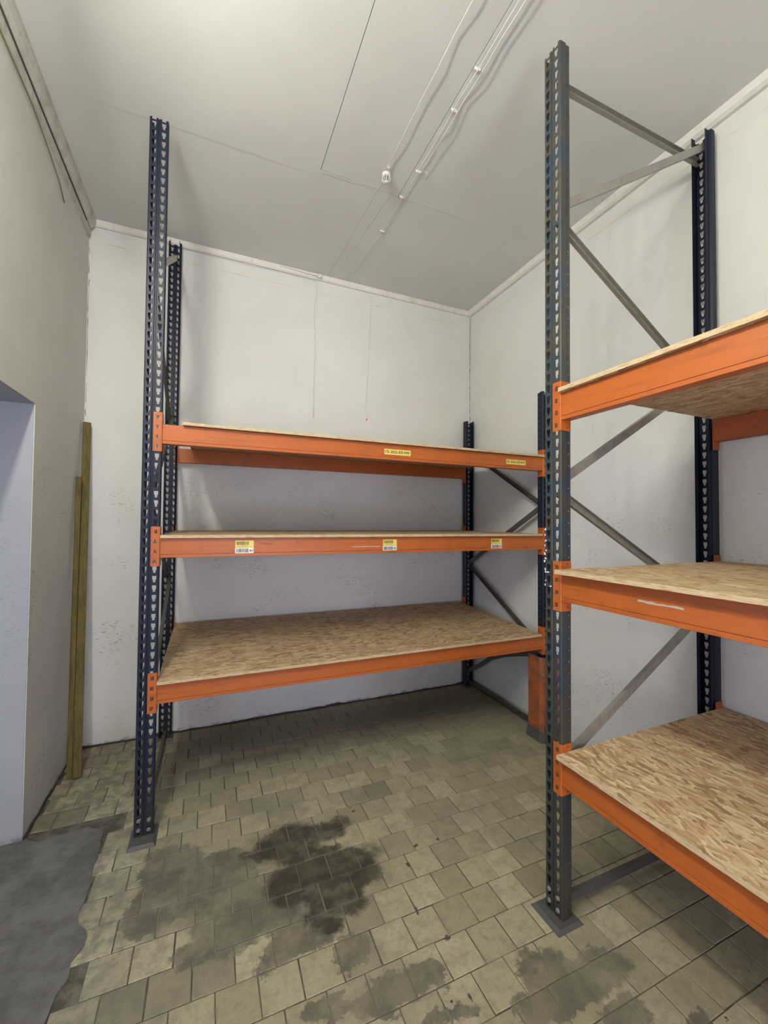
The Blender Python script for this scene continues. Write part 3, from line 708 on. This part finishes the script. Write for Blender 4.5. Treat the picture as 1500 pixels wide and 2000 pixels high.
# ------------------------------------------------------------------ laths leaning in the left corner
def lath(label, b0, t0, w_, th, ang):
    b0, t0 = Vector(b0), Vector(t0); d = (t0-b0); L = d.length
    q = d.to_track_quat('Z', 'Y'); mb = MB(); mb.bbox((-w_/2, -th/2, 0), (w_/2, th/2, L), .003)
    o = mb.build('wooden_lath', M_wood); o.location = b0; o.rotation_euler = (q @ Matrix.Rotation(ang, 4, 'Z').to_quaternion()).to_euler()
    return tag(o, label, 'lath', 'laths leaning in the corner')
# orientation of track quat puts width along an arbitrary axis; a small twist faces them to the room
lath('taller greenish wooden lath leaning in the back left corner', (-.772, 3.335, .006), (-.850, 3.700, 2.44), .048, .022, R(8))
lath('shorter wooden lath leaning left of the taller one', (-.819, 3.352, .006), (-.860, 3.565, 2.02), .030, .020, R(12))

# ------------------------------------------------------------------ ceiling cables and sensor
def cable(label, pts, r, name='cable', mat=None, seg=6, cat='cable'):
    m = MB().tube(pts, r, seg).build(name, mat or M_cable, None, True); return tag(m, label, cat)
def wav(x0, y0, x1, y1, k, amp, z=HC-.012, sag=.004, seed=0):
    r_ = random.Random(seed)
    return [(x0+(x1-x0)*i/k+r_.uniform(-amp, amp), y0+(y1-y0)*i/k, z-abs(math.sin(i*1.3))*sag) for i in range(k+1)]
c1 = cable('white ceiling cable running to the round sensor', wav(1.045, -2.6, 1.018, 2.33, 34, .003, HC-.011, .008, 1)+[(1.025, 2.38, HC-.012), (1.03, 2.415, HC-.02)], .0022)
c2 = cable('white ceiling cable, left one of the clipped pair', wav(1.203, -2.6, 1.210, 2.0, 30, .003, HC-.011, .008, 2)+wav(1.214, 2.1, 1.213, 3.0, 8, .005, HC-.007, .005, 5)+wav(1.20, 3.1, 1.172, 3.70, 6, .006, HC-.006, .002, 6), .0020)
c3 = cable('white ceiling cable, right one of the clipped pair with a loose end', wav(1.222, -2.6, 1.232, 2.30, 32, .004, HC-.013, .010, 3)+[(1.238, 2.33, HC-.016), (1.262, 2.31, HC-.026), (1.284, 2.36, HC-.034)], .0020)
clips = empty('cable_clip', (0, 0, 0)); bpy.data.objects.remove(clips)
ci = 0
for (cx, cy, od) in ((1.205, 1.69, 'fifth'), (1.212, 1.915, 'fourth'), (1.217, 2.35, 'third'), (1.206, 2.585, 'second'), (1.213, 2.953, 'first')):
    m = MB(); m.bbox((-.012, -.005, -.014), (.024, .005, 0), .002, 0); m.tube([(.004, 0, -.012), (.004, 0, -.018)], .003, 8)
    o = m.build('cable_clip', M_cable); o.location = (cx, cy, HC)
    tag(o, od+' small white clip from the back wall on the pair of ceiling cables', 'clip', 'ceiling cable clips')
o = MB().bbox((-.008, -.005, -.016), (.008, .005, 0), .002).build('cable_clip', M_cable); o.location = (1.030, 2.395, HC); tag(o, 'white clip on the single cable just before the round sensor', 'clip')
# ribbed round sensor
S = empty('ceiling_sensor', (1.043, 2.462, HC)); tag(S, 'small round white ribbed sensor on the ceiling at the end of a cable', 'sensor')
b = MB().tube([(0, 0, 0), (0, 0, -.010), (0, 0, -.016)], [.030, .030, .022], 20).build('base', M_cable, S, True)
core = MB().tube([(0, 0, -.016), (0, 0, -.030), (0, 0, -.048)], [.014, .014, .010], 12).build('core', M_zinc, S, True)
for k in range(10):
    a = 2*math.pi*k/10; ca, sa = math.cos(a), math.sin(a)
    MB().tube([(ca*.024, sa*.024, -.012), (ca*.029, sa*.029, -.026), (ca*.027, sa*.027, -.040), (ca*.016, sa*.016, -.052)], .0022, 5).build('rib', M_cable, S, True)
MB().tube([(0, 0, -.050), (0, 0, -.055)], [.017, .014], 14).build('cap', M_cable, S, True)

# ------------------------------------------------------------------ wires hanging down the back wall
YW_ = YB-.006
def hang(label, pts, r=.0036):
    P = [Vector((x, YW_, z)) for x, z in pts]; Q = []
    for i in range(len(P)-1):
        for k in range(6):
            t = k/6; q = P[i].lerp(P[i+1], t); q.x += .004*math.sin((q.z*9)+i); Q.append(q)
    Q.append(P[-1]); return cable(label, Q, r, 'hanging_wire', M_cable, 6, 'wire')
hang('thin white wire hanging down the back wall below the small junction box', [(.880, 3.955), (.893, 3.86), (.870, 3.707), (.880, 3.3), (.873, 2.673)])
hw = hang('thin white wire with a red tip hanging down the back wall', [(1.380, 3.962), (1.432, 3.945), (1.440, 3.88), (1.425, 3.62), (1.405, 3.2), (1.392, 2.80), (1.408, 2.72)])
MB().tube([(1.408, YW_, 2.722), (1.392, YW_-.004, 2.700)], .0035, 6).build('tip', flat('red_insulation', (.45, .05, .03), .5), hw)
jb = MB(); jb.bbox((-.018, -.024, -.016), (.018, 0, .016), .003); o = jb.build('junction_box', M_cable); o.location = (.905, YB-.036, HC-.028); tag(o, 'tiny white junction box on the back wall cornice above a hanging wire', 'junction box')
cable('white cable drooping along the back wall cornice', [(.55, YB-.042, HC-.012), (.70, YB-.045, HC-.020), (.80, YB-.044, HC-.026), (.887, YB-.05, HC-.028)], .0025)
cable('thin white cable along the back wall below the cornice', [(-.24, YW_, HC-.052)]+[(x, YW_, HC-.052-.004*math.sin(x*7)) for x in (0, .3, .6, .8)]+[(.883, YW_, HC-.058)], .0022)
cable('old brownish cable hanging loose below the left wall cornice', [(XL+.006, .9, 3.86), (XL+.012, 1.6, 3.85), (XL+.010, 2.27, 3.838), (XL+.014, 2.60, 3.836), (XL+.010, 2.85, 3.812), (XL+.012, 3.02, 3.765), (XL+.008, 3.15, 3.713)], .004, 'cable', flat('old_cable', (.20, .17, .10), .7))
cable('dark cable lying in the left wall cornice', [(XL+.020, y, HC-.096) for y in (-2.6, 0, 1.5, 2.4, 3.0, 3.6)], .004, 'cable', flat('dark_cable', (.07, .065, .05), .7))

# ------------------------------------------------------------------ the lamp (above and behind the left edge of view)
FX = empty('ceiling_lamp', (TUBE_X, (TUBE_Y0+TUBE_Y1)/2, TUBE_Z)); tag(FX, 'long ceiling lamp with a row of globe bulbs hung near the left wall', 'lamp')
hl = (TUBE_Y1-TUBE_Y0)/2; WARM = (1, .985, .865)
MB().bbox((-.04, -hl-.04, .075), (.04, hl+.04, .11), .006).build('housing', M_trim, FX)
n = NT('bulb_glow'); n.b.inputs['Emission Color'].default_value = (1, .97, .86, 1); n.b.inputs['Emission Strength'].default_value = 3.0
M_bulb = n.done((.8, .8, .8), .4)
NB = 6
for k in range(NB):
    y = -hl+2*hl*(k+.5)/NB
    MB().tube([(0, y, -.03), (0, y, -.022), (0, y, 0), (0, y, .022), (0, y, .03)], [.008, .022, .03, .022, .012], 12).build('bulb', M_bulb, FX, True)
    MB().tube([(0, y, .05), (0, y, .078)], .018, 12).build('socket', M_trim, FX, True)
    l = bpy.data.lights.new('bulb_light', 'POINT'); l.energy = BULB_W; l.color = WARM; l.shadow_soft_size = .045
    o = bpy.data.objects.new('bulb_light', l); COL.objects.link(o); o.location = (TUBE_X, (TUBE_Y0+TUBE_Y1)/2+y, TUBE_Z)
for s_ in (-1, 1): MB().tube([(0, s_*hl*.7, .105), (0, s_*hl*.7, HC-TUBE_Z)], .004, 6).build('hanger', M_zinc, FX)
